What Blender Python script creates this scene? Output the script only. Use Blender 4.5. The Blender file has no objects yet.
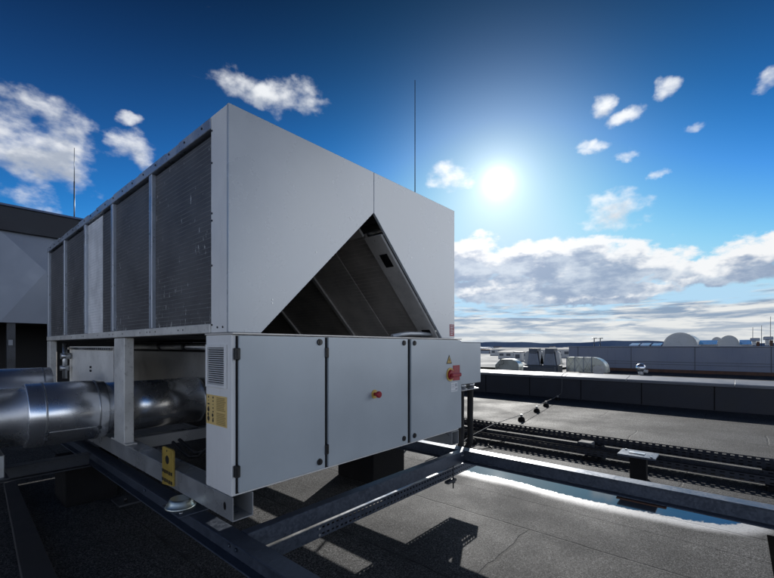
import bpy, bmesh, math, random
from mathutils import Vector, Matrix
R = math.radians
random.seed(7)
sc = bpy.context.scene
col = sc.collection

# Positions derive from image coordinates; chiller and steel frame are raised, the roof and what
# stands on it scaled about the camera foot to fit the shadows; each section sets its tuple: (scale, dx, dy, dz)
CHILLER = (1.0, 0.0, 0.0, .122)
ROOF_RESCALED = (1.087, .0913, .1753, 0.0)  # roof and far things enlarged about the point under the camera
PLACING = [ROOF_RESCALED]
def to_scene(p):
    k, dx, dy, dz = PLACING[0]
    return (p[0]*k+dx, p[1]*k+dy, p[2]*k+dz)

# ------------------------------------------------------------------ helpers
def tag(o, label=None, cat=None, group=None, kind=None):
    if label: o['label'] = label
    if cat: o['category'] = cat
    if group: o['group'] = group
    if kind: o['kind'] = kind
    return o

def empty(name, loc, label=None, cat=None, group=None):
    o = bpy.data.objects.new(name, None)
    o.location = to_scene(loc)
    o.empty_display_size = .1
    col.objects.link(o)
    return tag(o, label, cat, group)

class MB:
    """collects shapes (world coordinates) into one mesh"""
    def __init__(self):
        self.bm = bmesh.new(); self.mi = 0
    def m(self, i):
        self.mi = i; return self
    def _fin(self, faces):
        for f in faces: f.material_index = self.mi
    def box(self, x0, x1, y0, y1, z0, z1, bev=0.0, seg=1):
        b = bmesh.new()
        bmesh.ops.create_cube(b, size=1)
        for v in b.verts:
            v.co = Vector(((x0+x1)/2+v.co.x*(x1-x0), (y0+y1)/2+v.co.y*(y1-y0), (z0+z1)/2+v.co.z*(z1-z0)))
        if bev > 0:
            bmesh.ops.bevel(b, geom=list(b.edges), offset=bev, segments=seg, affect='EDGES', profile=.6)
        self.merge(b); return self
    def merge(self, b, mat=None):
        if mat is not None: b.transform(mat)
        mp = {}
        for v in b.verts: mp[v] = self.bm.verts.new(v.co)
        for f in b.faces:
            try:
                n = self.bm.faces.new([mp[v] for v in f.verts]); n.material_index = self.mi; n.smooth = f.smooth
            except ValueError: pass
        b.free()
    def prism(self, poly, axis, d0, d1, bev=0.0):
        """poly: 2-D outline; axis 'x' -> (y,z), 'y' -> (x,z), 'z' -> (x,y)"""
        def P(a, c, d):
            return {'x': (d, a, c), 'y': (a, d, c), 'z': (a, c, d)}[axis]
        b = bmesh.new()
        v0 = [b.verts.new(P(a, c, d0)) for a, c in poly]
        v1 = [b.verts.new(P(a, c, d1)) for a, c in poly]
        b.faces.new(v0); b.faces.new(v1[::-1])
        n = len(poly)
        for i in range(n):
            b.faces.new([v0[i], v1[i], v1[(i+1) % n], v0[(i+1) % n]])
        bmesh.ops.recalc_face_normals(b, faces=b.faces)
        if bev > 0:
            bmesh.ops.bevel(b, geom=list(b.edges), offset=bev, segments=1, affect='EDGES')
        self.merge(b); return self
    def cyl(self, p0, p1, r0, r1=None, seg=24, caps=True, smooth=True):
        r1 = r0 if r1 is None else r1
        p0, p1 = Vector(p0), Vector(p1)
        d = (p1-p0).normalized()
        u = d.orthogonal().normalized(); w = d.cross(u)
        a, c = [], []
        for i in range(seg):
            t = 2*math.pi*i/seg; k = u*math.cos(t)+w*math.sin(t)
            a.append(self.bm.verts.new(p0+k*r0)); c.append(self.bm.verts.new(p1+k*r1))
        for i in range(seg):
            f = self.bm.faces.new([a[i], a[(i+1) % seg], c[(i+1) % seg], c[i]]); f.smooth = smooth; f.material_index = self.mi
        if caps:
            for q in (a[::-1], c):
                f = self.bm.faces.new(q); f.material_index = self.mi
        return self
    def tube(self, pts, r, seg=10, caps=True, rfun=None):
        pts = [Vector(p) for p in pts]; rings = []
        u = None
        for i, p in enumerate(pts):
            d = (pts[min(i+1, len(pts)-1)]-pts[max(i-1, 0)]).normalized()
            u = d.orthogonal().normalized() if u is None else (u-d*u.dot(d)).normalized()
            w = d.cross(u); rr = rfun(i) if rfun else r
            rings.append([self.bm.verts.new(p+(u*math.cos(2*math.pi*k/seg)+w*math.sin(2*math.pi*k/seg))*rr) for k in range(seg)])
        for a, c in zip(rings, rings[1:]):
            for k in range(seg):
                f = self.bm.faces.new([a[k], a[(k+1) % seg], c[(k+1) % seg], c[k]]); f.smooth = True; f.material_index = self.mi
        if caps:
            for q in (rings[0][::-1], rings[-1]):
                f = self.bm.faces.new(q); f.material_index = self.mi
        return self
    def lathe(self, prof, c, axis='z', seg=32):
        """prof: (radius, height) pairs from bottom to top"""
        rings = []
        for r, h in prof:
            ring = []
            for k in range(seg):
                t = 2*math.pi*k/seg; a, b = r*math.cos(t), r*math.sin(t)
                v = {'z': (a, b, h), 'x': (h, a, b), 'y': (b, h, a)}[axis]
                ring.append(self.bm.verts.new(Vector(c)+Vector(v)))
            rings.append(ring)
        for a, b in zip(rings, rings[1:]):
            for k in range(seg):
                f = self.bm.faces.new([a[k], a[(k+1) % seg], b[(k+1) % seg], b[k]]); f.smooth = True; f.material_index = self.mi
        for q in (rings[0][::-1], rings[-1]):
            f = self.bm.faces.new(q); f.material_index = self.mi
        return self
    def quad(self, *pts):
        f = self.bm.faces.new([self.bm.verts.new(p) for p in pts]); f.material_index = self.mi; return self
    def perf(self, o, u, v, nu, nv, su, sv, fu, fv, lead=0.0):
        """perforated sheet: grid of cells nu x nv, each su x sv, slot takes fu, fv of it"""
        o, u, v = Vector(o), Vector(u), Vector(v)
        us, vs = [0.0], [0.0]
        for i in range(nu): us += [i*su+su*(1-fu)/2, i*su+su*(1+fu)/2, (i+1)*su]
        for j in range(nv): vs += [j*sv+sv*(1-fv)/2, j*sv+sv*(1+fv)/2, (j+1)*sv]
        g = [[self.bm.verts.new(o+u*a+v*b) for b in vs] for a in us]
        for i in range(len(us)-1):
            for j in range(len(vs)-1):
                if i % 3 == 1 and j % 3 == 1: continue
                f = self.bm.faces.new([g[i][j], g[i+1][j], g[i+1][j+1], g[i][j+1]]); f.material_index = self.mi
        return self
    def build(self, name, mats, parent=None, recalc=True, label=None):
        me = bpy.data.meshes.new(name)
        if recalc: bmesh.ops.recalc_face_normals(self.bm, faces=self.bm.faces)
        if not isinstance(mats, (list, tuple)): mats = [mats]
        for mm in mats: me.materials.append(mm)
        k, dx, dy, dz = PLACING[0]
        self.bm.transform(Matrix.Translation((dx, dy, dz)) @ Matrix.Scale(k, 4))
        # put the origin at the shape's centre
        vs = [v.co for v in self.bm.verts]
        lo = Vector([min(v[i] for v in vs) for i in range(3)]); hi = Vector([max(v[i] for v in vs) for i in range(3)])
        c = Vector(((lo.x+hi.x)/2, (lo.y+hi.y)/2, lo.z))
        self.bm.transform(Matrix.Translation(-c))
        self.bm.to_mesh(me); self.bm.free()
        o = bpy.data.objects.new(name, me); col.objects.link(o)
        o.location = c
        if parent is not None:
            q, pl = parent, Vector((0, 0, 0))
            while q is not None:
                pl += Vector(q.location); q = q.parent
            o.parent = parent; o.location = c-pl
        if label: o['label'] = label
        return o

# ------------------------------------------------------------------ materials
class NT:
    def __init__(self, tree): self.t = tree; self.n = tree.nodes; self.l = tree.links
    def new(self, typ, **kw):
        n = self.n.new(typ)
        for k, v in kw.items():
            if k.startswith('i_'): n.inputs[k[2:].replace('_', ' ')].default_value = v
            else: setattr(n, k, v)
        return n
    def link(self, a, b): self.l.new(a, b)
    def math(self, op, a, b=None, c=None, clamp=False):
        n = self.n.new('ShaderNodeMath'); n.operation = op; n.use_clamp = clamp
        for i, x in enumerate((a, b, c)):
            if x is None: continue
            if isinstance(x, (int, float)): n.inputs[i].default_value = x
            else: self.l.new(x, n.inputs[i])
        return n.outputs[0]
    def ss(self, x, lo, hi, to0=0.0, to1=1.0):
        n = self.n.new('ShaderNodeMapRange'); n.interpolation_type = 'SMOOTHSTEP'
        self.l.new(x, n.inputs['Value'])
        n.inputs['From Min'].default_value = lo; n.inputs['From Max'].default_value = hi
        n.inputs['To Min'].default_value = to0; n.inputs['To Max'].default_value = to1
        return n.outputs['Result']
    def mix(self, f, a, b, blend='MIX'):
        n = self.n.new('ShaderNodeMix'); n.data_type = 'RGBA'; n.blend_type = blend
        for s, x in ((n.inputs[0], f), (n.inputs[6], a), (n.inputs[7], b)):
            if isinstance(x, (int, float)): s.default_value = x
            elif isinstance(x, tuple): s.default_value = (*x[:3], 1)
            else: self.l.new(x, s)
        return n.outputs[2]
    def noise(self, vec, scale, detail=4, rough=.55, dist=0.0):
        n = self.n.new('ShaderNodeTexNoise')
        n.inputs['Scale'].default_value = scale; n.inputs['Detail'].default_value = detail
        n.inputs['Roughness'].default_value = rough; n.inputs['Distortion'].default_value = dist
        if vec is not None: self.l.new(vec, n.inputs['Vector'])
        return n.outputs['Fac'], n.outputs['Color']
    def scale(self, vec, s):
        n = self.n.new('ShaderNodeVectorMath'); n.operation = 'MULTIPLY'; n.inputs[1].default_value = s
        self.l.new(vec, n.inputs[0]); return n.outputs[0]

def mat(name, base, rough=.5, metal=0.0, spec=.5):
    m = bpy.data.materials.new(name); m.use_nodes = True
    t = NT(m.node_tree); b = m.node_tree.nodes['Principled BSDF']
    b.inputs['Base Color'].default_value = (*base, 1); b.inputs['Roughness'].default_value = rough
    b.inputs['Metallic'].default_value = metal; b.inputs['Specular IOR Level'].default_value = spec
    g = t.new('ShaderNodeNewGeometry').outputs['Position']
    return m, t, b, g

def buckle(m, amt=.35, scale=1.3):
    t = NT(m.node_tree); b = m.node_tree.nodes['Principled BSDF']
    g = t.new('ShaderNodeNewGeometry').outputs['Position']
    f, _ = t.noise(g, scale, 1, .4)
    bp = t.new('ShaderNodeBump'); bp.inputs['Strength'].default_value = amt; bp.inputs['Distance'].default_value = .02
    t.link(f, bp.inputs['Height']); t.link(bp.outputs[0], b.inputs['Normal'])
    return m

def weathered(name, base, rough=.45, metal=0.0, spec=.5, var=.18, scale=3.0, dirt=(.03, .03, .03), dirt_amt=.25, bump=.0, bscale=60, rvar=.15, streak=False):
    m, t, b, g = mat(name, base, rough, metal, spec)
    f1, _ = t.noise(g, scale, 6, .6)
    f2, _ = t.noise(t.scale(g, (9, 9, 1.2)) if streak else g, scale*(1 if streak else 6), 5, .65)
    c = t.mix(t.ss(f1, .3, .7), tuple(x*(1-var) for x in base), tuple(min(1, x*(1+var)) for x in base))
    c = t.mix(t.ss(f2, .52, .8, 0, dirt_amt), c, dirt)
    t.link(c, b.inputs['Base Color'])
    t.link(t.ss(f1, .25, .75, max(.02, rough-rvar), min(1, rough+rvar)), b.inputs['Roughness'])
    if bump:
        bp = t.new('ShaderNodeBump'); bp.inputs['Strength'].default_value = bump; bp.inputs['Distance'].default_value = .004
        f3, _ = t.noise(g, bscale, 3); t.link(f3, bp.inputs['Height']); t.link(bp.outputs[0], b.inputs['Normal'])
    return m

M = {}
M['panel'] = weathered('panel_paint', (.49, .52, .55), .27, .1, .8, var=.07, scale=1.3, dirt=(.25, .25, .25), dirt_amt=.025, streak=True, rvar=.05)
M['door'] = weathered('door_paint', (.44, .49, .53), .32, .1, .6, var=.05, scale=1.7, dirt=(.2, .2, .2), dirt_amt=.04, streak=True, rvar=.05)
M['corner'] = weathered('corner_paint', (.80, .80, .79), .4, .0, .5, var=.05, scale=2, dirt=(.28, .27, .25), dirt_amt=.22, streak=True)
buckle(M['panel']); buckle(M['door'], .3, 2.2); buckle(M['corner'], .25, 2.5)
M['rail_light'] = weathered('rail_paint', (.66, .65, .62), .45, .1, .5, var=.12, scale=5, dirt=(.16, .15, .13), dirt_amt=.55)
M['base_rail'] = weathered('base_rail_paint', (.36, .37, .38), .33, .45, .5, var=.08, scale=4, dirt=(.12, .12, .12), dirt_amt=.03)
M['mullion'] = weathered('mullion_metal', (.42, .46, .52), .35, .5, .5, var=.1, scale=6)
M['alu'] = buckle(weathered('aluminium_cladding', (.88, .89, .91), .27, .93, .5, var=.06, scale=2.6, dirt=(.45, .45, .47), dirt_amt=.3, rvar=.05), .12, 3.0)
M['alu_dull'] = weathered('dull_aluminium', (.50, .51, .52), .38, .9, .5, var=.12, scale=5, dirt=(.2, .2, .2), dirt_amt=.4)
M['black'] = weathered('black_plastic', (.012, .012, .013), .4, 0, .5, var=.2)
M['dark'] = weathered('dark_void_metal', (.018, .018, .02), .7, 0, .3, var=.3)
M['cable'] = weathered('conduit_black', (.008, .008, .009), .55, 0, .25, var=.2, bump=.2, bscale=200)
M['plinth'] = weathered('bitumen_plinth', (.010, .010, .011), .85, 0, .15, var=.3, scale=6, bump=.3)
M['inner_grey'] = weathered('inner_grey_panel', (.24, .245, .25), .45, .2, .5, var=.15, scale=3, dirt=(.05, .05, .05), dirt_amt=.3)
M['inner_light'] = weathered('inner_light_panel', (.74, .73, .70), .5, .0, .5, var=.08, scale=3, dirt=(.2, .2, .18), dirt_amt=.3)
M['tent_metal'] = weathered('tent_frame_metal', (.72, .69, .65), .42, .3, .5, var=.12, scale=4)
M['yellow'] = weathered('yellow_paint', (.42, .29, .06), .45, .1, .5, var=.12, scale=9, dirt=(.12, .08, .03), dirt_amt=.45)
M['label_yellow'] = weathered('yellow_label', (.72, .52, .20), .5, 0, .4, var=.05, scale=9)
M['ink'] = weathered('label_ink', (.05, .04, .03), .6, 0, .3)
M['ink_soft'] = weathered('label_text', (.38, .27, .10), .6, 0, .3)
M['white_label'] = weathered('white_label', (.72, .74, .76), .5, 0, .4, var=.05)
M['grey_ink'] = weathered('grey_text', (.36, .38, .42), .6, 0, .3)
M['red'] = weathered('red_plastic', (.33, .012, .025), .35, 0, .5, var=.15)
M['red_label'] = weathered('red_label', (.42, .11, .13), .5, 0, .4, var=.1)
M['yellow_plastic'] = weathered('yellow_plastic', (.60, .40, .10), .4, 0, .5, var=.1)
M['zinc'] = weathered('zinc_plated_cup', (.62, .66, .60), .4, 1.0, .5, var=.1, scale=5, dirt=(.3, .3, .22), dirt_amt=.2)
M['stone'] = weathered('concrete_block', (.16, .16, .16), .8, 0, .3, var=.2, scale=9, bump=.4)
M['mast'] = weathered('mast_metal', (.10, .12, .15), .4, .7, .5)
M['parapet'] = weathered('parapet_felt', (.035, .037, .045), .7, 0, .4, var=.2, scale=3, dirt=(.06, .06, .07), dirt_amt=.3, bump=.15, bscale=90)
M['cap'] = weathered('parapet_cap_metal', (.24, .26, .30), .6, .1, .5, var=.1, scale=2, dirt=(.3, .3, .3), dirt_amt=.3)
M['cap_edge'] = weathered('cap_drip_metal', (.12, .13, .15), .45, .5, .5)
M['far_wall'] = weathered('far_blue_grey_cladding', (.17, .195, .26), .5, .2, .4, var=.08, scale=.8, dirt=(.09, .1, .14), dirt_amt=.3, streak=True)
M['far_dome'] = weathered('far_dome_sheet', (.42, .44, .45), .4, .1, .5, var=.12, scale=1.5)
M['far_white'] = weathered('far_white_sheet', (.55, .55, .54), .5, 0, .4, var=.06, scale=.6, dirt=(.4, .4, .4), dirt_amt=.4)
M['far_roof'] = weathered('far_pale_roof', (.28, .29, .30), .9, 0, .1, var=.12, scale=.25, dirt=(.25, .26, .28), dirt_amt=.6)
M['far_dark'] = weathered('far_dark_sheet', (.07, .08, .10), .5, 0, .4, var=.2)
M['rust'] = weathered('far_rust_brown', (.09, .045, .03), .6, 0, .3, var=.3)
M['duct'] = weathered('duct_sheet', (.52, .54, .50), .36, .7, .5, var=.12, scale=2.5, dirt=(.3, .3, .26), dirt_amt=.4)
M['hood'] = weathered('hood_sheet', (.20, .23, .29), .4, .5, .5, var=.12, scale=2)
M['solar'] = weathered('skylight_blue', (.10, .16, .32), .25, .0, .6, var=.1)
M['clad_a'] = weathered('cladding_blue_grey', (.22, .25, .31), .4, .25, .5, var=.06, scale=1.1, dirt=(.22, .23, .26), dirt_amt=.3, streak=True)
M['fascia'] = weathered('fascia_dark', (.022, .024, .032), .45, .3, .5, var=.2)
M['fascia_top'] = weathered('fascia_trim', (.09, .12, .2), .4, .4, .5, var=.2)

def steel():
    m, t, b, g = mat('galvanised_steel', (.2, .22, .26), .42, .55, .5)
    v = t.new('ShaderNodeTexVoronoi'); v.inputs['Scale'].default_value = 70; t.link(g, v.inputs['Vector'])
    f, _ = t.noise(g, 5, 6, .65)
    f2, _ = t.noise(g, 45, 3, .6)
    sp = t.new('ShaderNodeSeparateColor'); t.link(v.outputs['Color'], sp.inputs[0])
    k = t.math('ADD', t.math('MULTIPLY', sp.outputs[0], .35), t.math('MULTIPLY', f, .9))
    c = t.mix(t.ss(k, .3, .95), (.055, .07, .10), (.095, .115, .155))
    c = t.mix(t.ss(f2, .6, .78, 0, .2), c, (.24, .26, .29))
    t.link(c, b.inputs['Base Color'])
    t.link(t.ss(k, .3, 1, .34, .55), b.inputs['Roughness'])
    return m
M['steel'] = steel()
M['steel_dark'] = weathered('dark_galvanised', (.06, .065, .075), .5, .5, .5, var=.25, scale=5, dirt=(.02, .02, .02), dirt_amt=.4)
M['tray'] = weathered('tray_zinc', (.028, .032, .044), .5, .35, .4, var=.2, scale=5)

def coil(name, base, line, speck=True):
    m, t, b, g = mat(name, base, .5, .35, .4)
    s = t.new('ShaderNodeSeparateXYZ'); t.link(g, s.inputs[0])
    z, y = s.outputs[2], s.outputs[1]
    wob, _ = t.noise(g, 4, 3)
    zz = t.math('ADD', z, t.math('MULTIPLY', wob, .004))
    w = t.math('FRACT', t.math('MULTIPLY', zz, 1/.0265))
    ln = t.ss(t.math('ABSOLUTE', t.math('SUBTRACT', w, .5)), .36, .5)           # tube rows
    fy = t.math('FRACT', t.math('MULTIPLY', y, 1/.0075))
    fin = t.ss(t.math('ABSOLUTE', t.math('SUBTRACT', fy, .5)), .2, .5)
    f1, _ = t.noise(g, 2.5, 5, .6)
    brk, _ = t.noise(t.scale(g, (3, 3, 40)), 2.2, 3)
    c = t.mix(t.ss(f1, .3, .7), tuple(x*.72 for x in base), tuple(x*1.25 for x in base))
    c = t.mix(t.math('MULTIPLY', ln, t.ss(brk, .35, .65, .4, 1.0)), c, line)
    c = t.mix(t.math('MULTIPLY', fin, .35 if speck else .06), c, tuple(x*.4 for x in base))
    if speck:
        sp, _ = t.noise(t.scale(g, (14, 14, 5)), 2.6, 6, .7)
        big, _ = t.noise(g, 1.7, 2)
        k = t.math('ADD', sp, t.math('MULTIPLY', t.math('SUBTRACT', big, .5), .22))
        low = t.ss(z, 1.62, 1.87, .035, 0.0)
        k = t.math('ADD', k, low)
        c = t.mix(t.ss(k, .63, .67, 0, .9), c, (.62, .62, .60))
    t.link(c, b.inputs['Base Color'])
    bp = t.new('ShaderNodeBump'); bp.inputs['Strength'].default_value = .5; bp.inputs['Distance'].default_value = .003
    t.link(t.math('ADD', ln, t.math('MULTIPLY', fin, -.5)), bp.inputs['Height']); t.link(bp.outputs[0], b.inputs['Normal'])
    return m
M['coil'] = coil('coil_fins', (.105, .103, .105), (.30, .295, .29))
M['coil_pale'] = coil('coil_fins_pale', (.88, .88, .88), (.66, .66, .67), speck=False)
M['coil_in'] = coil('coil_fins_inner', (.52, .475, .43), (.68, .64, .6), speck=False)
M['coil_in2'] = coil('coil_fins_inner_lit', (.68, .63, .58), (.8, .76, .72), speck=False)  # same inner fins in a paler colour, with the light painted in

def felt(name='roof_felt', wet=False):
    m, t, b, g = mat(name, (.07, .07, .07), .8, 0, .16)
    s = t.new('ShaderNodeSeparateXYZ'); t.link(g, s.inputs[0])
    x, y = s.outputs[0], s.outputs[1]
    grain, _ = t.noise(g, 165, 3, .7)
    grain2, _ = t.noise(g, 60, 3, .65)
    v = t.new('ShaderNodeTexVoronoi'); v.inputs['Scale'].default_value = 150; t.link(g, v.inputs['Vector'])
    sp = t.new('ShaderNodeSeparateColor'); t.link(v.outputs['Color'], sp.inputs[0])
    blot, _ = t.noise(g, 1.1, 6, .6)
    stain, _ = t.noise(t.scale(g, (2.2, .7, 1)), 1.6, 5, .65)
    fine, _ = t.noise(g, 9, 5, .7)
    k = t.math('ADD', t.math('MULTIPLY', grain, .75), t.math('MULTIPLY', sp.outputs[0], .32))
    k = t.math('ADD', k, t.math('MULTIPLY', t.math('SUBTRACT', grain2, .5), .45))
    c = t.mix(t.ss(k, .40, .74), (.008, .008, .009), (.175, .175, .177))
    c = t.mix(t.ss(k, .70, .86, 0, .85), c, (.52, .52, .52))
    c = t.mix(t.ss(blot, .3, .72, .0, .5), c, (.035, .035, .037))
    c = t.mix(t.ss(fine, .5, .75, 0, .35), c, (.04, .04, .042))
    c = t.mix(t.ss(stain, .55, .75, 0, .25), c, (.16, .16, .158))
    # laps of the felt strips, 1 m wide, running along y; end laps now and then
    wob, _ = t.noise(g, 3, 3)
    xx = t.math('ADD', x, t.math('MULTIPLY', wob, .05))
    lx = t.math('ABSOLUTE', t.math('SUBTRACT', t.math('FRACT', t.math('ADD', t.math('MULTIPLY', xx, .97), .80)), .5))
    row = t.math('FLOOR', t.math('ADD', t.math('MULTIPLY', xx, .97), .80))
    yy = t.math('ADD', t.math('ADD', y, t.math('MULTIPLY', wob, .09)), t.math('MULTIPLY', row, 1.73))
    ly = t.math('ABSOLUTE', t.math('SUBTRACT', t.math('FRACT', t.math('ADD', t.math('MULTIPLY', yy, .23), .36)), .5))
    lap = t.math('MAXIMUM', t.ss(lx, .488, .497), t.ss(ly, .4965, .4985))
    # bitumen that bled out along the laps
    bleed = t.math('MULTIPLY', t.ss(lx, .44, .5), t.ss(fine, .4, .6))
    c = t.mix(t.math('MULTIPLY', bleed, .45), c, (.03, .03, .032))
    c = t.mix(t.math('MULTIPLY', lap, t.ss(stain, .35, .6, .05, .6)), c, (.012, .012, .012))
    rough = t.ss(blot, .3, .7, .68, .82)
    bp = t.new('ShaderNodeBump'); bp.inputs['Strength'].default_value = .75; bp.inputs['Distance'].default_value = .004
    h = t.math('ADD', t.math('ADD', grain, t.math('MULTIPLY', sp.outputs[0], .5)), t.math('MULTIPLY', lap, -1.5))
    h = t.math('ADD', h, t.math('MULTIPLY', fine, 1.2))
    t.link(h, bp.inputs['Height']); t.link(bp.outputs[0], b.inputs['Normal'])
    if wet:
        w = t.new('ShaderNodeAttribute', attribute_name='wet').outputs['Fac']
        edge, _ = t.noise(g, 26, 6, .7)
        edge2, _ = t.noise(g, 6, 4, .6)
        w1 = t.math('ADD', w, t.math('ADD', t.math('MULTIPLY', t.math('SUBTRACT', edge, .5), .13), t.math('MULTIPLY', t.math('SUBTRACT', edge2, .5), .10)))
        pool = t.ss(t.math('ADD', w1, t.math('MULTIPLY', t.math('SUBTRACT', edge, .5), .16)), .89, .95)
        damp = t.ss(w1, .30, .86)
        c = t.mix(damp, c, t.mix(.55, c, (.012, .012, .013)))
        painted_glare = t.math('MULTIPLY', t.ss(w1, .34, .72), t.ss(grain2, .2, .48))
        c = t.mix(t.math('MULTIPLY', painted_glare, .9), c, (.52, .52, .53))  # pale band of sun glare painted into the colour round the water
        c = t.mix(pool, c, (.008, .011, .018))
        rough = t.math('ADD', t.math('MULTIPLY', rough, t.math('SUBTRACT', 1.0, damp)), t.math('MULTIPLY', damp, .46))
        rough = t.math('ADD', t.math('MULTIPLY', rough, t.math('SUBTRACT', 1.0, pool)), t.math('MULTIPLY', pool, .03))
        t.link(t.math('ADD', t.math('MULTIPLY', damp, .6), .16), b.inputs['Specular IOR Level'])
        t.link(t.math('SUBTRACT', .75, t.math('ADD', t.math('MULTIPLY', damp, .15), t.math('MULTIPLY', pool, .59))), bp.inputs['Strength'])
    t.link(c, b.inputs['Base Color']); t.link(rough, b.inputs['Roughness'])
    return m
M['felt'] = felt()
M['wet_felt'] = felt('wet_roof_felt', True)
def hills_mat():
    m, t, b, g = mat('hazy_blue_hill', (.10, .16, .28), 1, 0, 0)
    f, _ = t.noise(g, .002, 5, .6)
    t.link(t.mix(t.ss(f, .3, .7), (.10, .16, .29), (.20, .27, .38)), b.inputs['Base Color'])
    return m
M['hill'] = hills_mat()
M['plank'] = weathered('grey_weathered_plank', (.045, .045, .05), .7, 0, .3, var=.25, scale=5)
M['matt_black'] = weathered('matt_black_sheet', (.006, .006, .006), 1.0, 0, 0)
M['tree_mass'] = weathered('far_tree_mass', (.05, .075, .06), .9, 0, .2, var=.4, scale=.05)
M['city'] = weathered('city_ground', (.16, .18, .2), .9, 0, .2, var=.4, scale=.004, dirt=(.1, .12, .15), dirt_amt=.5)

# ------------------------------------------------------------------ setting
def sheet(name, poly, z, m, kind='structure'):
    b = MB(); b.quad(*[(x, y, z) for x, y in poly]); return tag(b.build(name, m, recalc=False), kind=kind)

b = MB(); b.box(-40, 62, -45, 45, -.5, 0); tag(b.build('roof_deck', M['felt']), kind='structure')
sheet('city_ground', [(-9000, -9000), (9000, -9000), (9000, 9000), (-9000, 9000)], -14, M['city'])
sheet('neighbouring_roof', [(21.6, 5.9), (61, 5.9), (61, 44), (21.6, 44)], .12, M['far_roof'])

# hills: one ridge strip around the visible horizon
b = MB()
prev = None
for i in range(121):
    a = R(-20 + i*1.2)
    d = 4200
    az = math.degrees(a)
    h = 16 + 22*math.exp(-((az-79)/9)**2) + 14*math.exp(-((az-64)/7)**2) + 6*math.sin(az*.41) + 3*math.sin(az*1.3+1)
    p = (d*math.sin(a), d*math.cos(a))
    v = b.bm.verts.new((p[0], p[1], -20)), b.bm.verts.new((p[0]*1.02, p[1]*1.02, h*1.25))
    if prev: b.bm.faces.new([prev[0], v[0], v[1], prev[1]])
    prev = v
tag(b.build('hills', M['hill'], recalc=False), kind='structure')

b = MB()
rt = random.Random(3)
for k in range(420):
    d = rt.uniform(180, 1700); a = R(rt.uniform(38, 100)); h = rt.uniform(4, 11) if rt.random() < .9 else rt.uniform(11, 15)
    x, y = d*math.sin(a), d*math.cos(a); w_, l_ = rt.uniform(6, 34), rt.uniform(6, 26)
    b.m(rt.choice((0, 0, 1, 2, 2))); b.box(x, x+w_, y, y+l_, -13.9, -14+h)
    if rt.random() < .5: b.m(3); b.box(x-.6, x+w_+.6, y-.6, y+l_+.6, -14+h+.05, -14+h+rt.uniform(.5, 2.2))
for k in range(500):
    d = rt.uniform(200, 2200); a = R(rt.uniform(38, 100)); x, y = d*math.sin(a), d*math.cos(a); r = rt.uniform(3, 6)
    b.m(4); b.lathe([(r*.3, 0), (r, r*.6), (r*.9, r*1.2), (r*.35, r*1.8)], (x, y, -14), 'z', 6)
tag(b.build('distant_town', [M['far_white'], M['far_roof'], M['hood'], M['rust'], M['tree_mass']]), kind='stuff')

# puddle: one thin sheet, water in the middle, wet felt drying out towards its edge
def puddle(pts, z, reach=.42, step=.045):
    pts = [to_scene((x, y, 0))[:2] for x, y in pts]
    def sdist(x, y):
        dmin, ins = 1e9, False
        for (x0, y0), (x1, y1) in zip(pts, pts[1:]+pts[:1]):
            ex, ey = x1-x0, y1-y0
            q = max(0, min(1, ((x-x0)*ex+(y-y0)*ey)/(ex*ex+ey*ey)))
            dmin = min(dmin, math.hypot(x-x0-ex*q, y-y0-ey*q))
            if (y0 > y) != (y1 > y) and x < x0+(y-y0)*ex/ey: ins = not ins
        return -dmin if ins else dmin
    xs = [p[0] for p in pts]; ys = [p[1] for p in pts]
    nx = int((max(xs)-min(xs)+2*reach)/step)+1; ny = int((max(ys)-min(ys)+2*reach)/step)+1
    bm = bmesh.new(); vals = []; grid = []
    for i in range(nx):
        row = []
        for j in range(ny):
            x, y = min(xs)-reach+i*step, min(ys)-reach+j*step
            row.append(bm.verts.new((x, y, z))); vals.append(max(0, 1-max(0, sdist(x, y)+.02)/reach))
        grid.append(row)
    for i in range(nx-1):
        for j in range(ny-1): bm.faces.new([grid[i][j], grid[i+1][j], grid[i+1][j+1], grid[i][j+1]])
    me = bpy.data.meshes.new('puddle'); bm.to_mesh(me); bm.free()
    at = me.attributes.new('wet', 'FLOAT', 'POINT'); at.data.foreach_set('value', vals)
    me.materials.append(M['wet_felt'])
    o = bpy.data.objects.new('puddle', me); col.objects.link(o)
    return tag(o, kind='structure')
puddle([(2.96, .36), (2.94, .1), (2.97, -.3), (2.93, -.72), (2.92, -1.05), (2.95, -1.38), (3.0, -1.75), (3.08, -1.95), (3.2, -2.05), (3.62, -2.05), (3.66, .36)], .001)
b = MB(); b.box(1.2, 3.05, -2.75, -2.19, 0.0, .004); tag(b.build('black_strip', M['matt_black']), kind='structure')  # thin flat black strip on the roof

# ------------------------------------------------------------------ chiller
PLACING[0] = CHILLER
W, ZB, ZT, L = 2.25, 1.475, 2.686, 4.74
ch = empty('rooftop_chiller', (W/2, L/2, .4885), 'large light grey rooftop chiller with triangular opening in its end and three cabinet doors', 'chiller')

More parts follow.
